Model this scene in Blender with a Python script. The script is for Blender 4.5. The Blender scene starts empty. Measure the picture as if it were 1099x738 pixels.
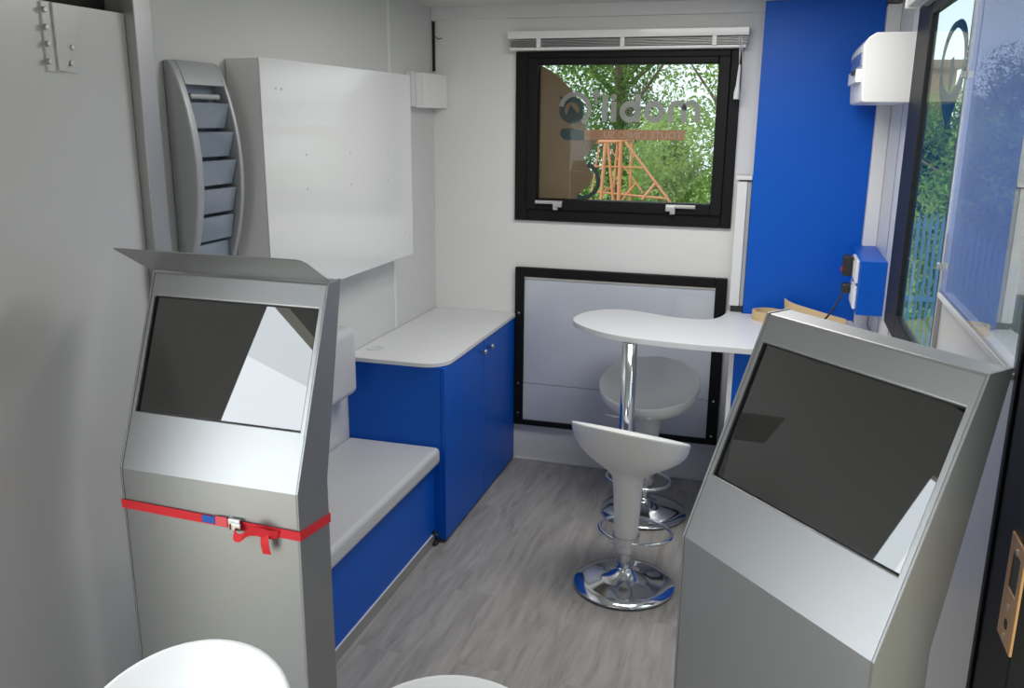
import bpy, bmesh, math, random
from mathutils import Vector, Matrix
random.seed(7)
S = bpy.context.scene
COL = S.collection
PI = math.pi

# ---------------------------------------------------------------- camera
YAW, PITCH, ROLL, FPX, H = 0.2887, 0.2512, 0.0086, 942.54, 1.75
cy, sy, cp, sp = math.cos(YAW), math.sin(YAW), math.cos(PITCH), math.sin(PITCH)
FW = Vector((-sy*cp, cy*cp, -sp)); RT = Vector((cy, sy, 0)); UP = RT.cross(FW)
c_, s_ = math.cos(ROLL), math.sin(ROLL)
RT, UP = RT*c_ + UP*s_, UP*c_ - RT*s_
CAM = Vector((0, 0, H))
cam = bpy.data.cameras.new('camera'); camo = bpy.data.objects.new('camera', cam); COL.objects.link(camo)
cam.sensor_width = 36; cam.lens = FPX/1099*36; cam.clip_start = 0.05; cam.clip_end = 200
camo.matrix_world = Matrix(((RT.x, UP.x, -FW.x, 0), (RT.y, UP.y, -FW.y, 0), (RT.z, UP.z, -FW.z, H), (0, 0, 0, 1)))
S.camera = camo

# ---------------------------------------------------------------- world and light
W = bpy.data.worlds.new('sky'); S.world = W; W.use_nodes = True
nt = W.node_tree; nt.nodes.clear()
wo = nt.nodes.new('ShaderNodeOutputWorld'); bg = nt.nodes.new('ShaderNodeBackground'); tc = nt.nodes.new('ShaderNodeTexCoord')
dt = nt.nodes.new('ShaderNodeVectorMath'); dt.operation = 'DOT_PRODUCT'
sd = Vector((-0.75, -0.6, 0.35)).normalized(); dt.inputs[1].default_value = sd
mr = nt.nodes.new('ShaderNodeMapRange'); mr.inputs['From Min'].default_value = -0.2; mr.inputs['From Max'].default_value = 1
mr.inputs['To Min'].default_value = 1.5; mr.inputs['To Max'].default_value = 4.8; mr.interpolation_type = 'SMOOTHSTEP'
nz = nt.nodes.new('ShaderNodeTexNoise'); nz.inputs['Scale'].default_value = 3.0; nz.inputs['Detail'].default_value = 4
cr = nt.nodes.new('ShaderNodeMix'); cr.data_type = 'RGBA'
cr.inputs[6].default_value = (0.72, 0.84, 0.95, 1); cr.inputs[7].default_value = (0.95, 0.98, 1.0, 1)
L = nt.links.new
L(tc.outputs['Generated'], dt.inputs[0]); L(dt.outputs['Value'], mr.inputs['Value']); L(tc.outputs['Generated'], nz.inputs['Vector'])
L(nz.outputs['Fac'], cr.inputs[0]); L(cr.outputs[2], bg.inputs['Color']); L(mr.outputs['Result'], bg.inputs['Strength']); L(bg.outputs[0], wo.inputs[0])

def area(name, loc, target, sx, sy_, power, col=(1, 1, 1)):
    l = bpy.data.lights.new(name, 'AREA'); l.shape = 'RECTANGLE'; l.size = sx; l.size_y = sy_; l.energy = power; l.color = col
    o = bpy.data.objects.new(name, l); COL.objects.link(o); o.location = loc
    o.rotation_euler = (Vector(target) - Vector(loc)).to_track_quat('-Z', 'Y').to_euler()
    return o
area('overhead_fill', (-0.35, 2.95, 2.255), (-0.35, 2.95, 0), 0.9, 0.5, 23, (1, 0.985, 0.95))  # added fill from overhead, out of view; no lamp known in the room
area('daylight_rear', (-0.95, -0.82, 1.45), (-0.1, 4.2, 0.6), 1.2, 1.3, 11, (1, 0.985, 0.95))
area('daylight_doorway', (-1.80, 0.55, 0.95), (0.4, 1.9, 0.8), 1.1, 1.4, 6, (1, 1, 1))

S.view_settings.view_transform = 'Standard'; S.view_settings.look = 'None'
S.view_settings.exposure = -0.06; S.view_settings.gamma = 1; S.view_settings.use_curve_mapping = False
S.cycles.max_bounces = 10; S.cycles.diffuse_bounces = 6; S.cycles.transparent_max_bounces = 24
S.cycles.caustics_reflective = False; S.cycles.caustics_refractive = False

def on_y(u, v, y):
    d = FW + RT*((u-549.5)/FPX) - UP*((v-369)/FPX); return CAM + d*(y/d.y)
def on_x(u, v, x):
    d = FW + RT*((u-549.5)/FPX) - UP*((v-369)/FPX); return CAM + d*(x/d.x)

# ---------------------------------------------------------------- materials
def rgb(r, g, b):
    f = lambda c: (c/255/12.92 if c/255 <= .04045 else ((c/255+.055)/1.055)**2.4)
    return (f(r), f(g), f(b), 1)
def mat(name, col, rough=.5, metal=0., spec=.5, coat=0., coat_r=.05, bump=0., bscale=60, bstretch=(1, 1, 1), vary=0., trans=0., sheen=0.):
    m = bpy.data.materials.new(name); m.use_nodes = True; n = m.node_tree; b = n.nodes['Principled BSDF']
    b.inputs['Base Color'].default_value = col; b.inputs['Roughness'].default_value = rough; b.inputs['Metallic'].default_value = metal
    b.inputs['Specular IOR Level'].default_value = spec; b.inputs['Coat Weight'].default_value = coat; b.inputs['Coat Roughness'].default_value = coat_r
    if bump or vary:
        t = n.nodes.new('ShaderNodeTexCoord'); mp = n.nodes.new('ShaderNodeMapping'); mp.inputs['Scale'].default_value = bstretch
        no = n.nodes.new('ShaderNodeTexNoise'); no.inputs['Scale'].default_value = bscale; no.inputs['Detail'].default_value = 4
        n.links.new(t.outputs['Object'], mp.inputs['Vector']); n.links.new(mp.outputs[0], no.inputs['Vector'])
        if bump:
            bp = n.nodes.new('ShaderNodeBump'); bp.inputs['Strength'].default_value = bump; bp.inputs['Distance'].default_value = .01
            n.links.new(no.outputs['Fac'], bp.inputs['Height']); n.links.new(bp.outputs[0], b.inputs['Normal'])
        if vary:
            mx = n.nodes.new('ShaderNodeMix'); mx.data_type = 'RGBA'
            mx.inputs[6].default_value = tuple(c*(1-vary) for c in col[:3])+(1,); mx.inputs[7].default_value = tuple(min(1, c*(1+vary)) for c in col[:3])+(1,)
            n.links.new(no.outputs['Fac'], mx.inputs[0]); n.links.new(mx.outputs[2], b.inputs['Base Color'])
    return m
def glassy(name, refl, tint, rough=0.0, rtint=(1, 1, 1, 1)):
    m = bpy.data.materials.new(name); m.use_nodes = True; n = m.node_tree; n.nodes.clear()
    o = n.nodes.new('ShaderNodeOutputMaterial'); mx = n.nodes.new('ShaderNodeMixShader'); t = n.nodes.new('ShaderNodeBsdfTransparent'); g = n.nodes.new('ShaderNodeBsdfGlossy')
    t.inputs[0].default_value = tint; g.inputs['Roughness'].default_value = rough; g.inputs['Color'].default_value = rtint; mx.inputs[0].default_value = refl
    n.links.new(t.outputs[0], mx.inputs[1]); n.links.new(g.outputs[0], mx.inputs[2]); n.links.new(mx.outputs[0], o.inputs[0])
    return m
def veiled(name, refl, veil, tint, col):
    m = glassy(name, refl, tint); n = m.node_tree; mx = [x for x in n.nodes if x.type == 'MIX_SHADER'][0]
    t = [x for x in n.nodes if x.type == 'BSDF_TRANSPARENT'][0]; d = n.nodes.new('ShaderNodeBsdfDiffuse'); d.inputs[0].default_value = col
    m2 = n.nodes.new('ShaderNodeMixShader'); m2.inputs[0].default_value = veil
    n.links.new(t.outputs[0], m2.inputs[1]); n.links.new(d.outputs[0], m2.inputs[2]); n.links.new(m2.outputs[0], mx.inputs[1]); return m
def vinyl(name, col, alpha):
    m = bpy.data.materials.new(name); m.use_nodes = True; n = m.node_tree; n.nodes.clear()
    o = n.nodes.new('ShaderNodeOutputMaterial'); mx = n.nodes.new('ShaderNodeMixShader'); t = n.nodes.new('ShaderNodeBsdfTransparent')
    ad = n.nodes.new('ShaderNodeMixShader'); ad.inputs[0].default_value = .4; d = n.nodes.new('ShaderNodeBsdfDiffuse'); tr = n.nodes.new('ShaderNodeBsdfTranslucent')
    d.inputs[0].default_value = col; tr.inputs[0].default_value = col; mx.inputs[0].default_value = alpha
    n.links.new(d.outputs[0], ad.inputs[1]); n.links.new(tr.outputs[0], ad.inputs[2])
    n.links.new(t.outputs[0], mx.inputs[1]); n.links.new(ad.outputs[0], mx.inputs[2]); n.links.new(mx.outputs[0], o.inputs[0])
    return m
def leafmat(name, c1, c2):
    m = bpy.data.materials.new(name); m.use_nodes = True; n = m.node_tree; n.nodes.clear()
    o = n.nodes.new('ShaderNodeOutputMaterial'); ad = n.nodes.new('ShaderNodeMixShader'); ad.inputs[0].default_value = .45
    d = n.nodes.new('ShaderNodeBsdfDiffuse'); tr = n.nodes.new('ShaderNodeBsdfTranslucent')
    t = n.nodes.new('ShaderNodeTexCoord'); no = n.nodes.new('ShaderNodeTexNoise'); no.inputs['Scale'].default_value = 2.2; no.inputs['Detail'].default_value = 5
    r = n.nodes.new('ShaderNodeValToRGB'); r.color_ramp.elements[0].position = .35; r.color_ramp.elements[1].position = .65
    r.color_ramp.elements[0].color = c1; r.color_ramp.elements[1].color = c2
    n.links.new(t.outputs['Object'], no.inputs['Vector']); n.links.new(no.outputs['Fac'], r.inputs[0])
    n.links.new(r.outputs[0], d.inputs[0]); n.links.new(r.outputs[0], tr.inputs[0])
    n.links.new(d.outputs[0], ad.inputs[1]); n.links.new(tr.outputs[0], ad.inputs[2]); n.links.new(ad.outputs[0], o.inputs[0])
    return m
def floor_mat():
    m = bpy.data.materials.new('grey_wood_vinyl'); m.use_nodes = True; n = m.node_tree; b = n.nodes['Principled BSDF']; ln = n.links.new
    t = n.nodes.new('ShaderNodeTexCoord')
    br = n.nodes.new('ShaderNodeTexBrick'); br.offset = .37; br.inputs['Scale'].default_value = 1; br.inputs['Brick Width'].default_value = 1.2; br.inputs['Row Height'].default_value = .18
    br.inputs['Mortar Size'].default_value = .0012; br.inputs['Color1'].default_value = (.35, .35, .35, 1); br.inputs['Color2'].default_value = (.65, .65, .65, 1); br.inputs['Mortar'].default_value = (.2, .2, .2, 1)
    mp0 = n.nodes.new('ShaderNodeMapping'); mp0.inputs['Rotation'].default_value = (0, 0, PI/2)
    ln(t.outputs['Object'], mp0.inputs[0]); ln(mp0.outputs[0], br.inputs['Vector'])
    sep = n.nodes.new('ShaderNodeVectorMath'); sep.operation = 'MULTIPLY_ADD'
    cmb = n.nodes.new('ShaderNodeVectorMath'); cmb.operation = 'SCALE'; cmb.inputs['Scale'].default_value = 7
    ln(br.outputs['Color'], cmb.inputs[0]); sep.inputs[1].default_value = (1, 1, 1); ln(t.outputs['Object'], sep.inputs[0]); ln(cmb.outputs[0], sep.inputs[2])
    def nn(sc, stretch, det, dist):
        mp = n.nodes.new('ShaderNodeMapping'); mp.inputs['Scale'].default_value = stretch; q = n.nodes.new('ShaderNodeTexNoise')
        q.inputs['Scale'].default_value = sc; q.inputs['Detail'].default_value = det; q.inputs['Distortion'].default_value = dist
        ln(sep.outputs[0], mp.inputs[0]); ln(mp.outputs[0], q.inputs['Vector']); return q
    a = nn(6, (4, .55, 1), 8, .9); c = nn(2.2, (2, .5, 1), 5, 1.6); e = nn(60, (6, .35, 1), 4, .2)
    m1 = n.nodes.new('ShaderNodeMath'); m1.operation = 'MULTIPLY_ADD'; m1.inputs[1].default_value = .6; ln(a.outputs['Fac'], m1.inputs[0])
    m2 = n.nodes.new('ShaderNodeMath'); m2.operation = 'MULTIPLY'; m2.inputs[1].default_value = .28; ln(c.outputs['Fac'], m2.inputs[0]); ln(m2.outputs[0], m1.inputs[2])
    m3 = n.nodes.new('ShaderNodeMath'); m3.operation = 'MULTIPLY_ADD'; m3.inputs[1].default_value = .14; ln(e.outputs['Fac'], m3.inputs[0]); ln(m1.outputs[0], m3.inputs[2])
    m4 = n.nodes.new('ShaderNodeMath'); m4.operation = 'MULTIPLY_ADD'; m4.inputs[1].default_value = .06; ln(br.outputs['Color'], m4.inputs[0]); ln(m3.outputs[0], m4.inputs[2])
    r = n.nodes.new('ShaderNodeValToRGB'); ln(m4.outputs[0], r.inputs[0])
    r.color_ramp.elements[0].position = .36; r.color_ramp.elements[0].color = rgb(130, 127, 123)
    r.color_ramp.elements[1].position = .68; r.color_ramp.elements[1].color = rgb(176, 172, 167)
    x = r.color_ramp.elements.new(.52); x.color = rgb(158, 154, 150)
    ln(r.outputs[0], b.inputs['Base Color']); b.inputs['Roughness'].default_value = .42; b.inputs['Specular IOR Level'].default_value = .45
    bp = n.nodes.new('ShaderNodeBump'); bp.inputs['Strength'].default_value = .12; bp.inputs['Distance'].default_value = .004; ln(m3.outputs[0], bp.inputs['Height']); ln(bp.outputs[0], b.inputs['Normal'])
    return m
def brushed(name, col, rough, stretch, metal=.85):
    m = mat(name, col, rough, metal, bump=.06, bscale=90, bstretch=stretch, vary=.03); return m

M = dict(
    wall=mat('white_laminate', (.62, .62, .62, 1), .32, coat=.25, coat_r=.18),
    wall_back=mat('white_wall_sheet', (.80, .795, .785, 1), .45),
    wall_grey=mat('wall_grey', (.2, .2, .2, 1), .5),
    ceil=mat('ceiling_white', (.66, .66, .65, 1), .55),
    floor=floor_mat(),
    trim=mat('trim_white', (.75, .75, .76, 1), .4),
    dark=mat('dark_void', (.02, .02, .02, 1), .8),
    alu=mat('aluminium_trim', (.42, .42, .42, 1), .4, .6),
    black=mat('black_frame', (.008, .008, .009, 1), .5, spec=.2),
    rubber=mat('black_rubber', (.02, .02, .02, 1), .6),
    blue=mat('blue_laminate', rgb(0, 86, 190), .42, spec=.28),
    work=mat('worktop_grey_white', (.70, .70, .72, 1), .4, bump=.02, bscale=300),
    edge=mat('worktop_edge', (.62, .62, .64, 1), .45),
    cush=mat('grey_leatherette', (.54, .54, .565, 1), .5, bump=.03, bscale=220),
    silver=brushed('silver_painted_steel', (.39, .395, .393, 1), .40, (1, 1, 14), .8),
    silver2=brushed('silver_side_steel', (.33, .335, .335, 1), .42, (1, 1, 14), .75),
    grey=mat('grey_plastic', (.42, .43, .45, 1), .4, .35),
    pocket=mat('smoky_plastic', (.20, .24, .31, 1), .2, coat=.6, spec=.8),
    screen=mat('screen_glass', (.010, .011, .009, 1), .02, spec=1.0, coat=1.0, coat_r=.01),
    bezel=mat('screen_gap', (.01, .01, .01, 1), .5),
    white=mat('white_abs', (.86, .86, .855, 1), .3, coat=.3, coat_r=.1),
    whitep=mat('white_panel', (.72, .72, .73, 1), .22, coat=.5, coat_r=.08),
    chrome=mat('chrome', (.72, .74, .77, 1), .11, 1.0),
    steel=mat('brushed_steel', (.6, .6, .6, 1), .3, .9),
    brass=mat('brass', (.62, .36, .16, 1), .32, .75),
    red=mat('red_webbing', rgb(222, 38, 48), .7, bump=.1, bscale=400),
    bluetag=mat('blue_tag', rgb(20, 90, 185), .5),
    redtag=mat('pale_red_tag', rgb(232, 90, 95), .6),
    plug=mat('black_plug', (.02, .02, .02, 1), .4),
    redp=mat('red_plastic', rgb(190, 30, 30), .4),
    card=mat('cardboard', rgb(205, 178, 138), .8, vary=.08, bscale=30),
    cardd=mat('cardboard_dark', rgb(170, 138, 98), .8),
    hatch=mat('hatch_grey', (.60, .63, .70, 1), .16, coat=.4, coat_r=.03),
    warm=mat('cream_seal', (.9, .84, .7, 1), .5),
    glass1=glassy('window_glass', .008, (.93, .96, .95, 1)),
    glass2=glassy('side_window_glass', .12, (.9, .97, .94, 1)),
    glass3=veiled('side_glass_veiled', .42, .2, (.75, .8, .85, 1), (.8, .82, .88, 1)),
    vgrey=vinyl('vinyl_grey', (.52, .47, .46, 1), .93), vbrown=vinyl('vinyl_brown', (.31, .21, .145, 1), .93),
    vorange=vinyl('vinyl_orange', (.62, .32, .19, 1), .93), vteal=vinyl('vinyl_teal', (.09, .125, .125, 1), .93), vletter=vinyl('vinyl_letter', (.72, .55, .46, 1), .95),
    vpale=vinyl('vinyl_pale', (.36, .27, .21, 1), .93), vblue=vinyl('vinyl_slate', (.035, .075, .10, 1), .97),
    orange=mat('orange_paint', rgb(165, 105, 68), .6),
    grass=mat('grass_ground', rgb(96, 124, 60), .9, vary=.3, bscale=3),
    sand=mat('sand', rgb(170, 160, 130), .95, vary=.15, bscale=4),
    bark=mat('bark', rgb(92, 78, 62), .9, bump=.5, bscale=20, vary=.3),
    brownb=mat('brown_wall', rgb(112, 84, 64), .8, vary=.12, bscale=2), roof=mat('roof_brown', rgb(84, 66, 54), .8),
    gate=mat('blue_grey_paint', rgb(62, 92, 118), .6),
    leafA=leafmat('leaf_dark', rgb(46, 76, 36), rgb(96, 124, 62)), leafB=leafmat('leaf_mid', rgb(70, 102, 46), rgb(128, 150, 82)), leafC=leafmat('leaf_light', rgb(90, 122, 54), rgb(152, 170, 98)),
)

M['screen'].node_tree.nodes['Principled BSDF'].inputs['Coat IOR'].default_value = 1.75
# ---------------------------------------------------------------- helpers
def link(name, me, m, parent=None):
    o = bpy.data.objects.new(name, me); COL.objects.link(o)
    for x in (m if isinstance(m, (list, tuple)) else [m]): me.materials.append(x)
    if parent: o.parent = parent
    return o
def obj(name, bm, m, parent=None, bevel=0, smooth=False, seg=2, flat=False):
    bmesh.ops.recalc_face_normals(bm, faces=bm.faces)
    me = bpy.data.meshes.new(name); bm.to_mesh(me); bm.free()
    o = link(name, me, m, parent)
    if smooth:
        for p in me.polygons: p.use_smooth = True
    if bevel:
        b = o.modifiers.new('bevel', 'BEVEL'); b.width = bevel; b.segments = seg; b.limit_method = 'ANGLE'; b.angle_limit = .5
        if seg > 1 and not flat:
            for p in me.polygons: p.use_smooth = True
            w = o.modifiers.new('wn', 'WEIGHTED_NORMAL'); w.keep_sharp = True
    return o
def tag(o, label, cat, group=None, kind=None):
    if label: o['label'] = label
    if cat: o['category'] = cat
    if group: o['group'] = group
    if kind: o['kind'] = kind
    return o
def thing(name, label, cat, loc=(0, 0, 0), rz=0, group=None):
    o = bpy.data.objects.new(name, None); COL.objects.link(o); o.location = loc; o.rotation_euler = (0, 0, rz); o.empty_display_size = .1
    return tag(o, label, cat, group)
def struct(name, bm, m, parent=None, **k):
    o = obj(name, bm, m, parent, **k)
    if not parent: o['kind'] = 'structure'
    return o
def box(x0, x1, y0, y1, z0, z1, bm=None):
    bm = bm or bmesh.new()
    v = [bm.verts.new((x, y, z)) for x in (x0, x1) for y in (y0, y1) for z in (z0, z1)]
    for f in ((0, 1, 3, 2), (4, 6, 7, 5), (0, 4, 5, 1), (2, 3, 7, 6), (0, 2, 6, 4), (1, 5, 7, 3)): bm.faces.new([v[i] for i in f])
    return bm
def prism(pts, f0, f1, bm=None):
    """polygon pts (2D) mapped by f0 and f1 to the two end caps"""
    bm = bm or bmesh.new()
    a = [bm.verts.new(f0(*p)) for p in pts]; b = [bm.verts.new(f1(*p)) for p in pts]
    bm.faces.new(a); bm.faces.new(b[::-1]); n = len(pts)
    for i in range(n): bm.faces.new((a[i], a[(i+1) % n], b[(i+1) % n], b[i]))
    return bm
def lathe(prof, cx=0, cy_=0, n=40, bm=None, cap=True):
    bm = bm or bmesh.new(); rings = []
    for r, z in prof:
        if r < 1e-5: rings.append([bm.verts.new((cx, cy_, z))])
        else: rings.append([bm.verts.new((cx+r*math.cos(2*PI*i/n), cy_+r*math.sin(2*PI*i/n), z)) for i in range(n)])
    for a, b in zip(rings, rings[1:]):
        for i in range(n):
            j = (i+1) % n
            if len(a) == 1: bm.faces.new((a[0], b[i], b[j]))
            elif len(b) == 1: bm.faces.new((a[i], a[j], b[0]))
            else: bm.faces.new((a[i], a[j], b[j], b[i]))
    return bm
def tube(path, r, n=10, closed=False, bm=None):
    bm = bm or bmesh.new(); P = [Vector(p) for p in path]; N = len(P); rings = []; prev = None
    for i, p in enumerate(P):
        t = (P[(i+1) % N]-P[i-1]) if closed else (P[min(i+1, N-1)]-P[max(i-1, 0)])
        t.normalize()
        u = prev - t*prev.dot(t) if prev is not None else t.orthogonal()
        if u.length < 1e-4: u = t.orthogonal()
        u.normalize(); prev = u; w = t.cross(u); rr = r[i] if isinstance(r, (list, tuple)) else r
        rings.append([bm.verts.new(p+(u*math.cos(2*PI*k/n)+w*math.sin(2*PI*k/n))*rr) for k in range(n)])
    for i in range(N if closed else N-1):
        a, b = rings[i], rings[(i+1) % N]
        off = 0
        if closed and i == N-1:
            off = min(range(n), key=lambda s: sum((a[k].co-b[(k+s) % n].co).length for k in range(n)))
        for k in range(n): bm.faces.new((a[k], a[(k+1) % n], b[(k+1+off) % n], b[(k+off) % n]))
    if not closed: bm.faces.new(rings[0][::-1]); bm.faces.new(rings[-1])
    return bm
def smooth_path(pts, n=8):
    P = [Vector(p) for p in pts]; out = []
    for i in range(len(P)-1):
        p0, p1, p2, p3 = P[max(i-1, 0)], P[i], P[i+1], P[min(i+2, len(P)-1)]
        for k in range(n):
            t = k/n; out.append(.5*((2*p1)+(p2-p0)*t+(2*p0-5*p1+4*p2-p3)*t*t+(3*p1-p0-3*p2+p3)*t**3))
    out.append(P[-1]); return out
def copy_tree(o, parent=None):
    c = o.copy(); COL.objects.link(c); c.parent = parent
    for ch in [x for x in COL.objects if x.parent == o]: copy_tree(ch, c)
    return c
def frame(x0, x1, z0, z1, X0, X1, Z0, Z1, y0, y1, bm=None):
    """ring of four bars in the XZ plane: outer X0..X1,Z0..Z1, inner x0..x1,z0..z1"""
    bm = bm or bmesh.new()
    for a in ((X0, x0, Z0, Z1), (x1, X1, Z0, Z1), (x0, x1, Z0, z0), (x0, x1, z1, Z1)): box(a[0], a[1], y0, y1, a[2], a[3], bm)
    return bm
def wall_open(x0, x1, ys, zs, hole, bm=None):
    """wall slab x0..x1 over ys,zs with holes (y0,y1,z0,z1) sorted along y"""
    bm = bm or bmesh.new(); y = ys[0]
    for (a, b, c, d) in hole:
        if a > y: box(x0, x1, y, a, zs[0], zs[1], bm)
        if c > zs[0]: box(x0, x1, a, b, zs[0], c, bm)
        if d < zs[1]: box(x0, x1, a, b, d, zs[1], bm)
        y = b
    if y < ys[1]: box(x0, x1, y, ys[1], zs[0], zs[1], bm)
    return bm

XL, XR, D, ZC, YB = -1.662, 0.42, 4.2, 2.265, -0.9

# ---------------------------------------------------------------- the room
struct('floor', box(XL-.06, XR+.06, YB, D+.06, -.05, 0), M['floor'])
struct('ceiling', box(XL-.06, XR+.06, YB, D+.06, ZC, ZC+.05), M['ceil'])
# back wall with window opening
bw = bmesh.new()
WX0, WX1, WZ0, WZ1 = -1.2346, -.195, 1.265, 2.055
GX0, GX1, GZ0, GZ1 = -1.122, -.293, 1.374, 1.994
for a in ((XL-.06, WX0+.02, 0, ZC), (WX1-.02, XR+.06, 0, ZC), (WX0+.02, WX1-.02, 0, WZ0+.02), (WX0+.02, WX1-.02, WZ1-.02, ZC)): box(a[0], a[1], D, D+.06, a[2], a[3], bw)
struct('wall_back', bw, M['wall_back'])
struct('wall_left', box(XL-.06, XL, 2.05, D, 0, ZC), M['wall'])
# near left wall panel stops short of the ceiling; doorway nearer the camera
wl = box(XL-.03, XL, 1.18, 2.03, 0, 2.005); 
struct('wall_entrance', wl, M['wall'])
struct('trim_1', box(XL-.12, XL-.06, 1.18, 2.04, 1.74, ZC), M['dark'])  # black slab stands in for the shade in the gap above the panel
box_h = box(XL-.06, XL, YB, 1.18, 1.74, ZC); box(XL-.06, XL, YB, .10, 0, 1.74, box_h)
struct('wall_front_left', box_h, M['wall'])
post = box(XL-.06, XL+.03, 2.032, 2.10, 0, ZC)
struct('trim_2', post, M['alu'], bevel=.003)
RW = wall_open(XR, XR+.02, (YB, D), (0, ZC), [(.75, 1.42, 0, 2.0), (1.66, 2.40, 1.335, 2.2), (2.40, 3.34, 1.06, 2.1)])
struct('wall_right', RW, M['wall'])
struct('wall_front', box(XL-.06, XR+.06, YB-.06, YB, 0, ZC), M['wall_grey'])
# ceiling cove at the back wall, seams
struct('trim_3', box(XL, XR, D-.02, D, 2.205, ZC), M['trim'], bevel=.002)
struct('trim_4', box(XL, XL+.004, 3.668, 3.69, .8, ZC), M['trim'])
struct('trim_5', box(XL, XL+.012, D-.010, D-.0005, 1.97, 2.2), M['dark'])
# floor cove on the back wall
struct('baseboard_back', box(-1.228, .3, D-.006, D, 0, .014), M['trim'], bevel=.003)
# corner trims on the right
struct('trim_6', box(.365, XR, 4.0, D, 0, ZC-.06), M['trim'], bevel=.004)
for i, y in enumerate((3.30, 3.62)):
    struct('trim_%d' % (7+i), box(XR-.0025, XR, y, y+.008, .2, ZC), M['alu'])
struct('trim_9', box(XL, XR, YB, D-.02, ZC-.004, ZC-.0005), M['ceil'])

# ---------------------------------------------------------------- back window
w1 = bpy.data.objects.new('window_1', None); COL.objects.link(w1); w1.location = (0, 0, 0); w1['kind'] = 'structure'
w1['label'] = 'black framed back window with mirrored lettering on the glass'
fb = frame(GX0-.05, GX1+.05, GZ0-.05, GZ1+.03, WX0, WX1, WZ0, WZ1, D-.02, D+.05)
obj('window_frame', fb, M['black'], w1, bevel=.004)
fb = frame(GX0, GX1, GZ0, GZ1, GX0-.052, GX1+.052, GZ0-.052, GZ1+.032, D-.035, D+.03)
obj('window_sash', fb, M['black'], w1, bevel=.005)
obj('window_pane', box(GX0, GX1, D+.004, D+.008, GZ0, GZ1), M['glass1'], w1)
for x in (-1.055, -.425):
    b = box(x-.068, x+.068, D-.052, D-.036, GZ0-.022, GZ0-.006); 
    s = 1 if x < -.7 else -1
    box(x+s*.045-.022, x+s*.045+.022, D-.06, D-.036, GZ0-.036, GZ0-.012, b)
    box(x+s*.035-.012, x+s*.035+.012, D-.058, D-.036, GZ0-.05, GZ0-.03, b)
    obj('window_latch', b, M['white'] if False else M['steel'], w1, bevel=.002)
YG = D+.010   # outer face of the pane carries the vinyl
def decal(name, polys, m, dy=0, th=.0006):
    bm = bmesh.new()
    for P in polys:
        q = [on_y(u, v, YG+dy) for u, v in P]
        prism([(p.x, p.z) for p in q], lambda x, z: (x, YG+dy, z), lambda x, z: (x, YG+dy+th, z), bm)
    return obj(name, bm, m, w1)
def stroke(path, w, bm, y, th=.0006):
    """flat ribbon with round ends in the XZ plane"""
    pts = [Vector((p[0], p[1])) for p in path]; left = []; right = []
    for i, p in enumerate(pts):
        t = (pts[min(i+1, len(pts)-1)]-pts[max(i-1, 0)]).normalized(); nrm = Vector((-t.y, t.x))
        left.append(p+nrm*w/2); right.append(p-nrm*w/2)
    for i in range(len(pts)-1):
        prism([tuple(left[i]), tuple(left[i+1]), tuple(right[i+1]), tuple(right[i])], lambda x, z: (x, y, z), lambda x, z: (x, y+th, z), bm)
def arc(cx, cz, r, a0, a1, n=28, rz=None):
    rz = rz or r
    return [(cx+r*math.cos(math.radians(a0+(a1-a0)*i/n)), cz+rz*math.sin(math.radians(a0+(a1-a0)*i/n))) for i in range(n+1)]
def PX(u, v): p = on_y(u, v, YG); return (p.x, p.z)
# figure-shaped brown film
sil = [(578, 69.5), (590, 75), (601, 83), (611, 94), (619, 106), (624, 119), (627, 130), (629, 139), (641, 141), (645, 147), (641, 152), (636, 156), (633, 163), (627, 168), (627, 173), (633, 180), (636, 189), (633, 199), (625, 205), (621, 209), (622, 214), (577.5, 213)]
decal('figure_film', [sil], M['vbrown'], .008)
lt = bmesh.new(); sw = .031; r0 = PX(0, 0)
zb = PX(690, 130)[1]; xh = .062
def up_(u): return PX(u, 120)[0]
# m (mirrored), o, b, i, l
base = PX(700, 131)[1]; xt = PX(700, 109)[1]; tall = PX(680, 101)[1]
xm0, xm1, xm2 = up_(719.5), up_(734), up_(748.5); rr = (xm1-xm0)/2
for a, b in ((xm0, xm1), (xm1, xm2)): stroke(arc((a+b)/2, xt-rr-.006, rr, 0, 180), .024, lt, YG)
for x in (xm0, xm1, xm2): stroke([(x, base), (x, xt-rr-.006)], .024, lt, YG+.0007)
ro = (xt-base)/2-.010
stroke(arc(up_(702), (xt+base)/2, ro, 0, 360, 40), .026, lt, YG)
stroke(arc(up_(676), (xt+base)/2, ro, 0, 360, 40), .026, lt, YG)
stroke([(up_(684.2), base), (up_(684.2), tall)], .026, lt, YG+.0007)
stroke([(up_(658.5), base), (up_(658.5), xt)], .026, lt, YG); stroke(arc(up_(658.5), tall-.012, .007, 0, 360, 12), .014, lt, YG)
stroke([(up_(649), base), (up_(649), tall)], .026, lt, YG)
stroke([PX(640.5, 112), PX(639.5, 105)], .014, lt, YG); stroke(arc(*PX(640, 101), .009, 0, 360, 14), .018, lt, YG)
obj('logo_lettering', lt, M['vgrey'], w1)
rg = bmesh.new(); cx, cz = PX(617, 117); stroke(arc(cx, cz, .068, -60, 170, 36), .022, rg, YG+.0015)
obj('logo_ring', rg, M['vgrey'], w1)
rg = bmesh.new(); cx, cz = PX(613.5, 118); stroke(arc(cx, cz, .048, 0, 360, 40), .026, rg, YG+.003)
prism([PX(600, 103), PX(606, 104), PX(611, 108), PX(606, 111), PX(602, 108)], lambda x, z: (x, YG+.003, z), lambda x, z: (x, YG+.0036, z), rg)
prism([PX(612, 112), PX(620, 122), PX(624, 130), PX(614, 133), PX(606, 128)], lambda x, z: (x, YG+.0042, z), lambda x, z: (x, YG+.0048, z), rg)
obj('logo_ring_teal', rg, M['vteal'], w1)['label'] = 'dark teal ring'
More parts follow.
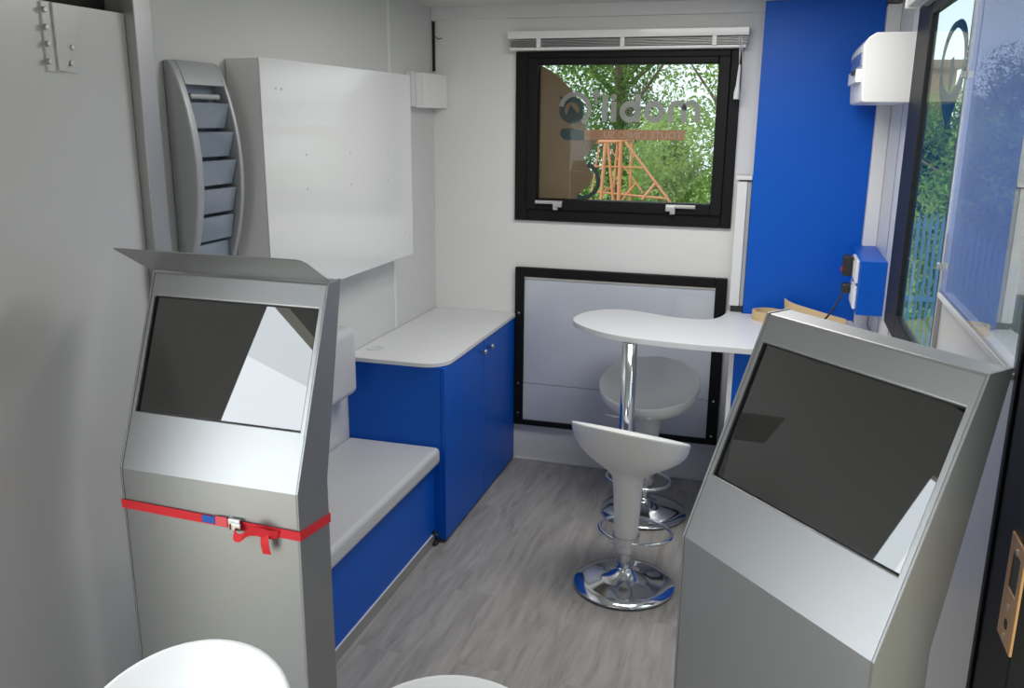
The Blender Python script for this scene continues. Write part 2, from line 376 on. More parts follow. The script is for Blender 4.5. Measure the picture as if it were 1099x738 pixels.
decal('slogan_bar', [[(627, 139), (735, 139.5), (734, 150.5), (627, 150)]], M['vorange'], .002)
tb = [(604, 137.5), (614, 137.5), (622, 140), (632, 141), (641, 139.5), (645, 143), (641, 148), (632, 150.5), (606, 150), (601.5, 146), (601, 141)]
decal('teal_bar', [tb], M['vteal'], .0045)
rg = bmesh.new(); p0 = PX(626, 194); stroke(arc(p0[0]-.002, p0[1], .074, -110, 75, 30, .080), .020, rg, YG+.0055)
obj('scroll_film', rg, M['vteal'], w1)
def text_mesh(txt, size):
    c = bpy.data.curves.new('t', 'FONT'); c.body = txt; c.size = size; c.extrude = 0.0002
    o = bpy.data.objects.new('t', c); COL.objects.link(o); bpy.context.view_layer.update()
    me = bpy.data.meshes.new_from_object(o.evaluated_get(bpy.context.evaluated_depsgraph_get())); bpy.data.objects.remove(o); bpy.data.curves.remove(c); return me
me = text_mesh("TOUTE L'INFO SU", .045)
x0, z0 = PX(732, 149); x1, _ = PX(648, 149); wd = max(v.co.x for v in me.vertices)
for v in me.vertices:
    x, y = v.co.x, v.co.y; v.co = (x0-(x0-x1)*x/wd, YG+.0005+.0001*v.co.z, z0+y*.95)
link('slogan_lettering', me, M['vletter'], w1)

# roller blind packed above the window
bl = thing('venetian_blind', 'raised white venetian blind packed up above the back window', 'blind', (0, D-.03, 2.05))
def rel(bm, loc):
    for v in bm.verts: v.co -= Vector(loc)
    return bm
LB = (0, D-.03, 2.05)
obj('headrail', rel(box(-1.26, -.17, D-.075, D-.022, 2.108, 2.142), LB), M['white'], bl, bevel=.002)
sl = bmesh.new()
for i in range(5): box(-1.255, -.175, D-.072, D-.024, 2.074+i*.006, 2.0765+i*.006, sl)
obj('slat_stack', rel(sl, LB), M['alu'], bl)
obj('bottom_rail', rel(box(-1.25, -.18, D-.07, D-.026, 2.057, 2.070), LB), M['white'], bl, bevel=.002)
for x in (-1.11, -.72, -.315):
    obj('bracket', rel(box(x-.010, x+.010, D-.080, D-.022, 2.066, 2.108), LB), M['white'], bl, bevel=.002)
cp_ = bmesh.new()
for dx in (-.006, .006): tube([(-.203+dx, D-.082, 2.11), (-.203, D-.082, 2.0), (-.200, D-.082, 1.955)], .0016, 6, bm=cp_)
tube(smooth_path([(-.198, D-.082, 2.11), (-.19, D-.082, 2.0), (-.178, D-.078, 1.90), (-.19, D-.078, 1.84)]), .0014, 6, bm=cp_)
obj('pull_cord', rel(cp_, LB), M['trim'], bl)
obj('cord_tassel', rel(tube([(-.200, D-.082, 1.985), (-.203, D-.082, 1.90), (-.205, D-.082, 1.87), (-.206, D-.082, 1.84)], [.005, .008, .012, .012], 10), LB), M['white'], bl)

# ---------------------------------------------------------------- framed hatch below the window
HX0, HX1, HZ0, HZ1 = -1.226, -.191, .204, 1.032
h = thing('framed_hatch', 'pale grey panel in a black frame, below the back window', 'hatch', (0, D, HZ0))
LH = (0, D, HZ0)
hb = frame(-1.18, -.243, .232, .985, HX0, HX1, HZ0, HZ1, D-.03, D)
obj('frame', rel(hb, LH), M['black'], h, bevel=.004)
obj('panel', rel(box(-1.185, -.24, D-.014, D-.004, .43, .99), LH), M['hatch'], h)
obj('lower_panel', rel(box(-1.185, -.24, D-.017, D-.004, .23, .427), LH), M['hatch'], h)
obj('seal', rel(box(-1.18, -.243, D-.022, D-.014, .977, .985), LH), M['warm'], h)
for (x, z) in ((-1.203, .27), (-1.203, .43), (-1.203, .80), (-.217, .43), (-.217, .25), (-.30, .245), (-1.15, .245)):
    obj('screw', rel(prism(arc(x, z, .005, 0, 330, 11), lambda x, z: (x, D-.034, z), lambda x, z: (x, D-.028, z)), LH), M['steel'], h)

# ---------------------------------------------------------------- cabinet with worktop, bench
CX, CY0 = -1.2287, 3.178
c = thing('cabinet', 'low blue two-door cabinet in the left back corner', 'cabinet', (-1.45, 3.7, 0)); LC = (-1.45, 3.7, 0)
obj('body', rel(box(XL+.002, CX-.018, CY0, D-.014, .02, .775), LC), M['blue'], c, bevel=.0015)
obj('plinth', rel(box(XL+.01, CX-.03, CY0+.03, D-.02, 0, .02), LC), M['black'], c)
for y0, y1, ky in ((CY0+.004, 3.686, 3.642), (3.690, D-.016, 3.745)):
    d = obj('door', rel(box(CX-.0175, CX, y0, y1, .016, .772), LC), M['blue'], c, bevel=.0015)
    k = lathe([(0, 0), (.006, 0), (.005, .012), (.009, .016), (.013, .022), (.011, .028), (0, .030)], n=20)
    for v in k.verts: v.co = Vector((CX+v.co.z, ky+v.co.x, .728+v.co.y))
    obj('knob', rel(k, LC), M['steel'], d, smooth=True)
wt = []
R = .10
wt = [(XL+.003, 3.160), (XL+.003, D-.003), (CX+.006, D-.003)] + [(CX+.006-R+R*math.cos(a), 3.160+R-R*math.sin(a)) for a in [i*PI/2/10 for i in range(11)]]
t = obj('worktop', prism(wt, lambda x, y: (x, y, .7755), lambda x, y: (x, y, .793)), M['work'], bevel=.0015)
tag(t, 'pale grey worktop with one rounded corner, on the blue cabinet', 'worktop')
g = obj('cable_grommet', lathe([(0, .7935), (.026, .7935), (.031, .7955), (.033, .7965), (.036, .7955), (.037, .7935)], -1.595, 3.315, 32), M['edge'], smooth=True)
tag(g, 'round grey cable grommet set in the worktop', 'grommet')

BX = -1.277
b = thing('bench', 'built-in blue bench with grey padded seat and backrest along the left wall', 'bench', (-1.45, 2.5, 0)); LB2 = (-1.45, 2.5, 0)
obj('base', rel(box(XL+.002, BX, 1.98, CY0-.002, .05, .365), LB2), M['blue'], b, bevel=.0015)
obj('plinth', rel(box(XL+.01, BX+.003, 1.99, CY0-.012, 0, .05), LB2), M['alu'], b, bevel=.001)
obj('edge_strip', rel(box(BX, BX+.0045, 1.99, CY0-.012, .048, .053), LB2), M['trim'], b)
obj('seat', rel(box(XL+.002, -1.2448, 1.96, CY0-.004, .366, .439), LB2), M['cush'], b, bevel=.02, seg=4)
obj('backrest', rel(box(XL+.002, XL+.092, 2.12, 3.105, .66, .945), LB2), M['cush'], b, bevel=.035, seg=5)
lk = obj('latch', rel(tube([(BX+.004, 3.150, .006), (BX+.022, 3.150, .010), (BX+.022, 3.150, .052), (BX+.004, 3.150, .060)], .004, 8), LB2), M['plug'], b)
for z in (.008, .060): obj('latch_mount', rel(box(BX, BX+.012, 3.142, 3.158, z-.008, z+.008), LB2), M['plug'], b, bevel=.001)

# ---------------------------------------------------------------- things on the left wall
p = thing('wall_box', 'big white flat box unit mounted on the left wall', 'wall unit', (XL, 3.04, 1.16)); LP = (XL, 3.04, 1.16)
obj('casing', rel(box(XL+.001, -1.545, 2.46, 3.615, 1.163, 1.922), LP), M['trim'], p, bevel=.004)
obj('front_panel', rel(box(-1.545, -1.539, 2.458, 3.620, 1.16, 1.926), LP), M['whitep'], p, bevel=.002)
for (u, v) in ((296, 95), (302, 95.5), (329, 166), (376, 165), (416, 163), (330.5, 202.5), (377, 198), (417, 194), (435, 249)):
    q = on_x(u, v, -1.539)
    obj('screw_hole', rel(prism(arc(q.y, q.z, .0042, 0, 330, 11), lambda y, z: (-1.5395, y, z), lambda y, z: (-1.5383, y, z)), LP), M['grey'], p)
# junction box
j = thing('junction_box', 'small white junction box on the left wall near the back corner', 'junction box', (XL, 4.0, 1.8)); LJ = (XL, 4.0, 1.8)
obj('base', rel(box(XL+.001, XL+.03, 3.86, 4.195, 1.80, 1.955), LJ), M['trim'], j, bevel=.002)
obj('cover', rel(box(XL+.0305, XL+.075, 3.90, 4.19, 1.795, 1.950), LJ), M['white'], j, bevel=.003)
cw = obj('cable', tube(smooth_path([(XL+.012, D-.012, 2.12), (XL+.02, D-.03, 2.13), (XL+.04, D-.03, 2.118), (XL+.06, D-.03, 2.122)]), .0022, 6), M['plug']); tag(cw, 'short dark wire end poking out of the left back corner', 'wire')

# brochure holder
HY0, HY1 = 2.165, 2.395
bh = thing('brochure_holder', 'tall bowed silver brochure rack on the left wall beside the white box', 'brochure rack', (XL, 2.28, 1.3)); LR = (XL, 2.28, 1.3)
def dep(z): 
    t = (z-1.29)/(1.90-1.29); t = min(max(t, 0), 1)
    return .02+.068*math.sin(PI*t)**.75
zs = [1.29+i*(1.90-1.29)/24 for i in range(25)]
prof = [(dep(z), z) for z in zs]
for y0, y1 in ((HY0, HY0+.030), (HY1-.016, HY1)):
    poly = [(.001, 1.29)]+prof+[(.001, 1.90)]
    obj('side_cheek', rel(prism(poly, lambda d, z: (XL+d, y0, z), lambda d, z: (XL+d, y1, z)), LR), M['grey'], bh, bevel=.005, seg=3)
obj('back_panel', rel(box(XL+.001, XL+.012, HY0+.03, HY1-.016, 1.3, 1.89), LR), M['pocket'], bh)
hd = [(.001, 1.835), (dep(1.835), 1.835), (dep(1.86), 1.86), (dep(1.885), 1.885), (.02, 1.902), (.001, 1.902)]
obj('top_cap', rel(prism(hd, lambda d, z: (XL+d, HY0+.03, z), lambda d, z: (XL+d, HY1-.016, z)), LR), M['grey'], bh, bevel=.003)
for i in range(6):
    z = 1.305+i*.082; d0 = max(dep(z+.03)-.012, .02)
    pk = [(.013, z), (.018, z-.004), (d0*.75, z), (d0, z+.070), (d0-.004, z+.072), (d0*.72, z+.006), (.013, z+.006)]
    obj('pocket', rel(prism(pk, lambda d, z: (XL+d, HY0+.032, z), lambda d, z: (XL+d, HY1-.018, z)), LR), M['pocket'], bh)
obj('handle', rel(box(XL+.012, XL+.05, HY0+.05, HY1-.04, 1.795, 1.812), LR), M['grey'], bh, bevel=.006, seg=3)

# gusset bracket on the entrance wall
gb = thing('gusset_bracket', 'white bolted steel bracket at the top of the left entrance wall', 'bracket', (XL, 1.77, 1.85)); LG = (XL, 1.77, 1.85)
obj('plate', rel(box(XL+.0005, XL+.006, 1.748, 1.845, 1.848, 2.003), LG), M['wall'], gb, bevel=.001)
A = [(1.776, 1.851), (1.80, 1.851), (1.87, 2.003), (1.776, 2.003)]
obj('gusset', rel(prism(A, lambda y, z: (XL+.0065, y, z), lambda y, z: (XL+.012, y, z)), LG), M['wall'], gb, bevel=.001)
for (u, v) in ((46, 10), (48, 29), (50, 47), (51.5, 66), (75, 68), (75.5, 51)):
    q = on_x(u, v, XL+.007)
    bt = prism(arc(q.y, q.z, .0068, 0, 330, 11), lambda y, z: (XL+.005, y, z), lambda y, z: (XL+.016, y, z))
    obj('bolt', rel(bt, LG), M['alu'], gb, bevel=.0015)

# ---------------------------------------------------------------- kiosks
KW, KT, KH1, KL, KA, KHB, KTT = .5, .131, .907, .495, .378, .894, .055
SU, SW, SV, SH = .016, .466, .144, .291
def make_kiosk(label, loc, rz, visor):
    k = thing('information_kiosk', label, 'kiosk', loc, rz, None)
    sa, ca = math.sin(KA), math.cos(KA)
    def F(u, v, n=0): return (u, v*sa-n*ca, KH1+v*ca+n*sa)
    # body: profile sides with a recessed screen window in the sloping face
    bm = bmesh.new(); tk = .006
    prof = [(0, 0), (0, KH1), (KL*sa, KH1+KL*ca), (KL*sa+KTT, KH1+KL*ca+.004), (KT, KHB), (KT, 0)]
    a = [bm.verts.new((tk, d, z)) for d, z in prof]; b_ = [bm.verts.new((KW-tk, d, z)) for d, z in prof]
    bm.faces.new(a); bm.faces.new(b_[::-1])
    for i in range(6):
        if i == 1: continue
        jx = (i+1) % 6; bm.faces.new((a[i], a[jx], b_[jx], b_[i]))
    s = [bm.verts.new(F(*q)) for q in ((SU, SV), (SU+SW, SV), (SU+SW, SV+SH), (SU, SV+SH))]
    r = [bm.verts.new(F(*q, -.014)) for q in ((SU, SV), (SU+SW, SV), (SU+SW, SV+SH), (SU, SV+SH))]
    A0, A1, B0, B1 = a[1], b_[1], a[2], b_[2]
    bm.faces.new((A0, A1, s[1], s[0])); bm.faces.new((A1, B1, s[2], s[1])); bm.faces.new((B1, B0, s[3], s[2])); bm.faces.new((B0, A0, s[0], s[3]))
    for i in range(4): bm.faces.new((s[i], s[(i+1) % 4], r[(i+1) % 4], r[i]))
    bm.faces.new(r)
    obj('body', bm, M['silver'], k, bevel=.003, seg=3, flat=True)
    for x0, x1 in ((0, tk-.0004), (KW-tk+.0004, KW)):
        e = .0015
        pr_ = [(-e, 0), (-e, KH1+.001), (KL*sa-e*ca, KH1+KL*ca+e), (KL*sa+KTT+e, KH1+KL*ca+e+.004), (KT+e, KHB), (KT+e, 0)]
        obj('side_panel', prism(pr_, lambda d, z: (x0, d, z), lambda d, z: (x1, d, z)), M['silver2'], k, bevel=.001, flat=True)
    sc = bmesh.new()
    g_ = .003
    q = [(SU+g_, SV+g_), (SU+SW-g_, SV+g_), (SU+SW-g_, SV+SH-g_), (SU+g_, SV+SH-g_)]
    prism(q, lambda u, v: F(u, v, -.009), lambda u, v: F(u, v, -.0135), sc)
    obj('screen', sc, M['screen'], k)
    gp = bmesh.new()
    for (u0, u1, v0, v1) in ((SU, SU+.0025, SV, SV+SH), (SU+SW-.0025, SU+SW, SV, SV+SH), (SU, SU+SW, SV+SH-.0025, SV+SH)):
        prism([(u0, v0), (u1, v0), (u1, v1), (u0, v1)], lambda u, v: F(u, v, -.004), lambda u, v: F(u, v, -.0138), gp)
    obj('screen_seal', gp, M['bezel'], k)
    if visor:
        z0 = KH1+KL*ca+.006; y0 = KL*sa-.004
        dv = Vector((0, -.118, .068)); n_ = Vector((0, .068, .118)).normalized()*.003
        P = [(-.006, 0), (KW+.004, 0), (KW+.004, .86), (KW-.001, .96), (KW-.012, 1.0), (-.006, 1)]
        def V0(u, t): return tuple(Vector((u, y0, z0))+dv*t)
        def V1(u, t): return tuple(Vector((u, y0, z0))+dv*t+n_)
        obj('visor', prism(P, V0, V1), M['silver2'], k)
    return k
LK = make_kiosk('silver information kiosk on the left, with a tilted visor and red strap round it', (-1.5, 1.663, 0), -.023, True)
RK = make_kiosk('silver information kiosk on the right, without a visor', (-.133, 1.719, 0), -.816, False)

# red lashing strap round the left kiosk
st = thing('lashing_strap', 'red webbing strap tied round the left kiosk', 'strap', (-1.5, 1.663, 0), -.023)
e = .0030; zl, zr, zb_ = .852, .838, .90
def band(p, q, w0, w1, off, bm):
    """quad strip between p and q (x,y,z centre) of height w, thick along off"""
    o_ = Vector(off)
    vs = []
    for c0, w in ((p, w0), (q, w1)):
        for dz in (-w/2, w/2):
            for k_ in (0, 1): vs.append(bm.verts.new(Vector(c0)+Vector((0, 0, dz))+o_*k_))
    for f in ((0, 1, 3, 2), (4, 6, 7, 5), (0, 4, 5, 1), (2, 3, 7, 6), (0, 2, 6, 4), (1, 5, 7, 3)): bm.faces.new([vs[i] for i in f])
bs = bmesh.new(); w = .023
STL, STR, STB = .815, .805, .792
band((-.001, -e, STL), (KW+.001, -e, STR), w, w, (0, -.002, 0), bs)
band((KW+.0008, -e-.002, STR), (KW+.0008, KT+.004, STB), w, w, (.002, 0, 0), bs)
band((KW+.001, KT+.0035, STB), (-.001, KT+.0035, STB), w, w, (0, .002, 0), bs)
band((-.0008, KT+.004, STB), (-.0008, -e-.002, STL), w, w, (-.002, 0, 0), bs)
STRAP = obj('webbing', bs, M['red'], st)

# ---------------------------------------------------------------- table
tp = smooth_path([(x, y, 0) for x, y in ((-.149, 3.396), (-.288, 3.398), (-.444, 3.416), (-.559, 3.44), (-.675, 3.503), (-.775, 3.60), (-.818, 3.70), (-.800, 3.83), (-.735, 3.92), (-.66, 3.955), (-.58, 3.945), (-.514, 3.919), (-.42, 3.875), (-.333, 3.86), (-.255, 3.868), (-.21, 3.92), (-.183, 4.02), (-.175, 4.185))], 5)
poly = [(q.x, q.y) for q in tp]+[(-.112, 4.185), (-.112, 4.046), (.36, 4.046), (.36, 3.995), (XR-.004, 3.995), (XR-.004, 3.398)]
tb_ = thing('bar_table', 'white curved peninsula bar table on a chrome column and blue pedestal', 'table', (-.525, 3.41, 0)); LT = (-.525, 3.41, 0)
obj('tabletop', rel(prism(poly, lambda x, y: (x, y, .876), lambda x, y: (x, y, .900)), LT), M['work'], tb_, bevel=.0015)
obj('column', rel(lathe([(0, .012), (.030, .012), (.030, .8757), (0, .8757)], -.522, 3.435, 32), LT), M['chrome'], tb_, smooth=False)
obj('foot_plate', rel(lathe([(0, 0), (.052, 0), (.052, .006), (.034, .012), (0, .012)], -.522, 3.435, 32), LT), M['chrome'], tb_)
for pl in tb_.children:
    if pl.name.startswith('column'):
        for f in pl.data.polygons: f.use_smooth = abs(f.normal.z) < .5
ped = obj('pedestal', rel(box(-.112, XR-.004, 3.45, 3.995, 0, .8755), LT), M['blue'], tb_, bevel=.001)
obj('edge_panel', rel(box(-.131, -.1125, 3.449, 3.995, 0, .8755), LT), M['trim'], tb_, bevel=.001)

# blue partition and its slim grey unit
tag(obj('tall_partition', box(-.108, .364, 4.05, 4.195, 0.0, 2.235), M['blue'], bevel=.001), 'tall blue partition panel at the back behind the bar table', 'partition')
pp = thing('slim_cabinet', 'slim light grey upright unit between back window and blue partition', 'cabinet', (-.14, 4.1, .905)); LS = (-.14, 4.1, .905)
obj('body', rel(box(-.172, -.128, 4.06, 4.185, .93, 1.49), LS), M['trim'], pp, bevel=.003)
obj('side_strip', rel(box(-.127, -.1095, 4.065, 4.185, .93, 1.49), LS), M['grey'], pp, bevel=.002)
obj('top_cap', rel(box(-.178, -.1095, 4.045, 4.185, 1.497, 1.515), LS), M['trim'], pp, bevel=.002)
obj('seal', rel(box(-.165, -.1095, 4.07, 4.18, 1.49, 1.497), LS), M['plug'], pp)
obj('foot', rel(box(-.165, -.112, 4.07, 4.18, .901, .93), LS), M['plug'], pp)

# ---------------------------------------------------------------- bar stools
def make_stool():
    s = thing('bar_stool', '', 'bar stool')
    bm = bmesh.new(); n = 56
    def ring(f, dz, tf, stemr=None, z=None):
        out = []
        for i in range(n):
            t = 2*PI*i/n; c0, s0 = math.cos(t), math.sin(t)
            x, y = .226*c0*f, .190*s0*f
            if z is None:
                zz = .625+dz - tf*.069*(s0*f) 
            else: x, y, zz = stemr*c0, stemr*s0, z
            out.append(bm.verts.new((x, y, zz)))
        return out
    R_ = [ring(.03, -.062, 1), ring(.25, -.060, 1), ring(.5, -.050, 1), ring(.72, -.032, 1), ring(.88, -.014, 1), ring(.96, -.003, 1), ring(.985, .0, 1), ring(1, -.003, 1), ring(1.0, -.010, 1),
          ring(.985, -.032, .95), ring(.94, -.058, .85), ring(.85, -.084, .7), ring(.71, -.108, .5), ring(.53, -.130, .3), ring(.38, -.150, .15)]
    for r, z in ((.063, .455), (.057, .42), (.053, .37), (.050, .31), (.047, .24), (.043, .165), (.040, .145), (.030, .143)): R_.append(ring(0, 0, 0, r, z))
    for a, b in zip(R_, R_[1:]):
        for i in range(n): bm.faces.new((a[i], a[(i+1) % n], b[(i+1) % n], b[i]))
    bm.faces.new(R_[0][::-1]); bm.faces.new(R_[-1])
    obj('seat', bm, M['white'], s, smooth=True)
    obj('base', lathe([(0, .004), (.192, .004), (.1955, .008), (.192, .014), (.15, .024), (.10, .034), (.06, .046), (.04, .062), (.030, .070), (.030, .078), (0, .078)], n=64), M['chrome'], s, smooth=True)
    obj('base_ring', lathe([(.17, 0), (.188, 0), (.188, .0038), (.17, .0038)], n=64), M['rubber'], s)
    obj('column', lathe([(0, .07), (.024, .07), (.024, .235), (0, .235)], n=28), M['chrome'], s)
    ft = []
    for i in range(40):
        t = 2*PI*i/40; ft.append((.145*math.cos(t), .085+.115*math.sin(t), .195))
    obj('footrest', tube(ft, .0075, 10, True), M['chrome'], s, smooth=True)
    fb_ = bmesh.new(); lathe([(.045, .180), (.052, .180), (.052, .212), (.045, .212)], n=28, bm=fb_)
    obj('footrest_collar', fb_, M['chrome'], s)
    obj('height_lever', tube(smooth_path([(.03, .02, .455), (.09, .03, .452), (.15, .03, .445), (.19, .03, .448)]), .0045, 8), M['chrome'], s, smooth=True)
    return s
proto = make_stool()
spots = [((-.452, 3.075), math.radians(-16), 'white bar stool in front of the curved bar table, seat above round chrome base'),
         ((-.477, 3.75), math.radians(168), 'white bar stool tucked behind the chrome table column, seat facing forward'),
         ((-.945, 1.108), math.radians(160), 'white bar stool seat cut off at the bottom left, before the left kiosk'),
         ((-.488, 1.232), math.radians(180), 'white bar stool seat just peeping in at the bottom centre')]
for i, (q, a, lab) in enumerate(spots):
    o = proto if i == 0 else copy_tree(proto)
    o.location = (q[0], q[1], 0); o.rotation_euler = (0, 0, a); o['label'] = lab; o['group'] = 'white bar stools'

raised = [x for x in COL.objects if x.get('label', '').startswith('white bar stool seat cut off')][0]
for x in raised.children:
    if x.name.split('.')[0] in ('seat', 'footrest', 'footrest_collar', 'height_lever'): x.location.z = .07
[x for x in proto.children if x.name.startswith('height_lever')][0].rotation_euler = (0, 0, math.radians(95))
# ---------------------------------------------------------------- right wall: window, glass, jamb
w2 = bpy.data.objects.new('window_2', None); COL.objects.link(w2); w2['kind'] = 'structure'; w2['label'] = 'black framed window in the right wall with a slate ring logo'
def yzframe(y0, y1, z0, z1, Y0, Y1, Z0, Z1, x0, x1):
    bm = bmesh.new()
    for a in ((Y0, y0, Z0, Z1), (y1, Y1, Z0, Z1), (y0, y1, Z0, z0), (y0, y1, z1, Z1)): box(x0, x1, a[0], a[1], a[2], a[3], bm)
    return bm
obj('window_frame', yzframe(2.42, 3.09, 1.13, 2.07, 2.405, 3.383, 1.045, 2.12, XR-.012, XR+.010), M['black'], w2, bevel=.004)
obj('window_pane', box(XR-.004, XR, 2.42, 3.09, 1.13, 2.07), M['glass2'], w2)
ob = bmesh.new()
pz, py = 1.955, 2.675
ctr = on_x(1026, 68, XR+.0012); py, pz = ctr.y, ctr.z+.0
def rstroke(path, w0, bm, x):
    pts = [Vector(p) for p in path]
    for i in range(len(pts)-1):
        t = (pts[i+1]-pts[i]).normalized(); nr = Vector((-t.y, t.x)); wa = w0(i) ; wb = w0(i+1)
        prism([tuple(pts[i]+nr*wa/2), tuple(pts[i+1]+nr*wb/2), tuple(pts[i+1]-nr*wb/2), tuple(pts[i]-nr*wa/2)], lambda y, z: (x, y, z), lambda y, z: (x+.0008, y, z), bm)
RR = .148
py = 2.69
rstroke([(y, z) for y, z in arc(py, pz+.004, .175, 0, 360, 48, .098)], lambda i: .018+.022*abs(math.cos(math.radians(i*7.5)))+.020*max(0, math.cos(math.radians(i*7.5+90))), ob, XR+.0012)
prism([(py-.15, pz-.050), (py, pz-.090), (py+.15, pz-.050), (py+.10, pz-.110), (py+.0, pz-.165), (py-.10, pz-.110)], lambda y, z: (XR+.0024, y, z), lambda y, z: (XR+.0032, y, z), ob)
prism([(py+.04, pz+.015), (py+.0, pz+.02), (py-.03, pz-.01), (py-.02, pz-.05), (py+.02, pz-.080), (py+.045, pz-.035)], lambda y, z: (XR+.0024, y, z), lambda y, z: (XR+.0032, y, z), ob)
obj('ring_logo', ob, M['vblue'], w2)
w3 = bpy.data.objects.new('window_3', None); COL.objects.link(w3); w3['kind'] = 'structure'; w3['label'] = 'strongly reflecting glass at the far right'
obj('window_pane', box(XR-.010, XR-.004, 1.63, 2.395, 1.335, 2.2), M['glass3'], w3)
mb = bmesh.new(); box(XR-.012, XR+.006, 2.396, 2.409, 1.04, 2.24, mb)
obj('mullion', mb, M['steel'], w3, bevel=.002)
obj('edge_strip', box(XR-.014, XR-.004, 1.62, 2.39, 1.325, 1.335), M['trim'], w3)
for z in (1.86, 1.40): obj('catch', box(XR-.022, XR-.012, 2.393, 2.412, z-.008, z+.008), M['steel'], w3, bevel=.002)
rb = thing('side_blind', 'small white blind cassette above the right window', 'blind', (XR, 2.8, 2.12))
obj('cassette', rel(box(XR-.05, XR-.001, 2.35, 3.40, 2.125, 2.175), (XR, 2.8, 2.12)), M['trim'], rb, bevel=.006)
obj('end_cap', rel(box(XR-.056, XR-.001, 3.401, 3.415, 2.12, 2.18), (XR, 2.8, 2.12)), M['white'], rb, bevel=.004)
obj('bottom_rail', rel(box(XR-.04, XR-.013, 2.4, 3.16, 2.100, 2.118), (XR, 2.8, 2.12)), M['steel'], rb, bevel=.002)

dj = bpy.data.objects.new('door_1', None); COL.objects.link(dj); dj['kind'] = 'structure'; dj['label'] = 'black door jamb with a brass lock plate at the right edge'
jb = box(XR-.004, XR+.065, 1.418, 1.622, 0, 2.05); box(XR-.009, XR-.003, 1.60, 1.622, 0, 2.05, jb)
obj('door_jamb', jb, M['black'], dj, bevel=.003)
q0 = on_x(1091, 572, XR-.006); q1 = on_x(1070, 687, XR-.006); q2 = on_x(1087, 690, XR-.006)
Y1, Y0 = q1.y, q2.y; z0, z1 = q1.z+.02, q0.z
pt = frame_bm = bmesh.new(); xm = XR-.006; hy = (Y0+Y1)/2; wv = (Y1-Y0)
slot = (Y0+.22*wv, Y1-.22*wv, z0+.62*(z1-z0)-.02, z0+.62*(z1-z0)+.045)
for a in ((Y0, slot[0], z0, z1), (slot[1], Y1, z0, z1), (slot[0], slot[1], z0, slot[2]), (slot[0], slot[1], slot[3], z1)): box(xm-.003, xm+.0015, a[0], a[1], a[2], a[3], pt)
lp = obj('lock_plate', pt, M['brass'], dj, bevel=.0008)
obj('latch_hole', box(xm-.001, xm+.001, slot[0], slot[1], slot[2], slot[3]), M['dark'], lp)
obj('bolt_hole', prism(arc(hy, z0+.035, .009, 0, 345, 23), lambda y, z: (xm-.0036, y, z), lambda y, z: (xm-.0028, y, z)), M['dark'], lp)
for z in (z0+.012, z0+.065, z1-.02):
    obj('screw', prism(arc(hy, z, .006, 0, 330, 11), lambda y, z: (xm-.0045, y, z), lambda y, z: (xm-.0028, y, z)), M['steel'], lp)

# breaker box
bb = thing('breaker_box', 'white electrical breaker box high on the right wall', 'breaker box', (XR, 3.6, 1.8)); LBB = (XR, 3.6, 1.8)
pf = [(XR-.001, 1.814), (.262, 1.814), (.256, 1.820), (.246, 2.005), (.262, 2.032), (.284, 2.046), (XR-.001, 2.046)]
obj('casing', rel(prism(pf, lambda x, z: (x, 3.39, z), lambda x, z: (x, 3.98, z)), LBB), M['trim'], bb, bevel=.004)
obj('breaker_row', rel(box(.234, .255, 3.46, 3.86, 1.885, 1.93), LBB), M['trim'], bb, bevel=.002)
obj('door_window', rel(box(.243, .256, 3.44, 3.9, 1.94, 1.985), LBB), M['pocket'], bb)
obj('switch', rel(box(.225, .235, 3.50, 3.60, 1.912, 1.928), LBB), M['plug'], bb, bevel=.001)

# blue socket box
sb = thing('socket_box', 'blue socket housing on the right wall above the bar table', 'socket box', (XR, 3.8, 1.03)); LSB = (XR, 3.8, 1.03)
obj('housing', rel(box(.325, XR-.001, 3.54, 4.048, 1.03, 1.238), LSB), M['blue'], sb, bevel=.002)
for z in (1.090, 1.190):
    s2 = obj('socket', rel(box(.312, .3245, 3.57, 3.76, z-.044, z+.044), LSB), M['white'], sb, bevel=.003)
    obj('socket_insert', rel(box(.3095, .3115, 3.60, 3.73, z-.028, z+.028), LSB), M['trim'], s2, bevel=.001)
pg = obj('plug', box(.272, .3094, 3.68, 3.745, 1.155, 1.235), M['plug'], bevel=.008, seg=3); tag(pg, 'black plug adapter with a red button in the upper socket', 'plug')
obj('button', box(.267, .2725, 3.69, 3.72, 1.172, 1.188), M['redp'], pg, bevel=.002)
pc = thing('power_cable', 'black plug and cable hanging from the lower socket to the table', 'cable', (.3, 3.7, 1.1)); LPC = (.3, 3.7, 1.1)
obj('plug', rel(box(.275, .3094, 3.68, 3.73, 1.085, 1.125), LPC), M['plug'], pc, bevel=.01, seg=3)
pth = smooth_path([(.285, 3.70, 1.09), (.265, 3.69, 1.045), (.235, 3.68, .99), (.20, 3.70, .945), (.175, 3.75, .925), (.165, 3.78, .908), (.15, 3.74, .906), (.165, 3.72, .935), (.18, 3.70, .952), (.165, 3.67, .925), (.14, 3.64, .906)])
obj('cord', rel(tube(pth, .0042, 8), LPC), M['plug'], pc, smooth=True)

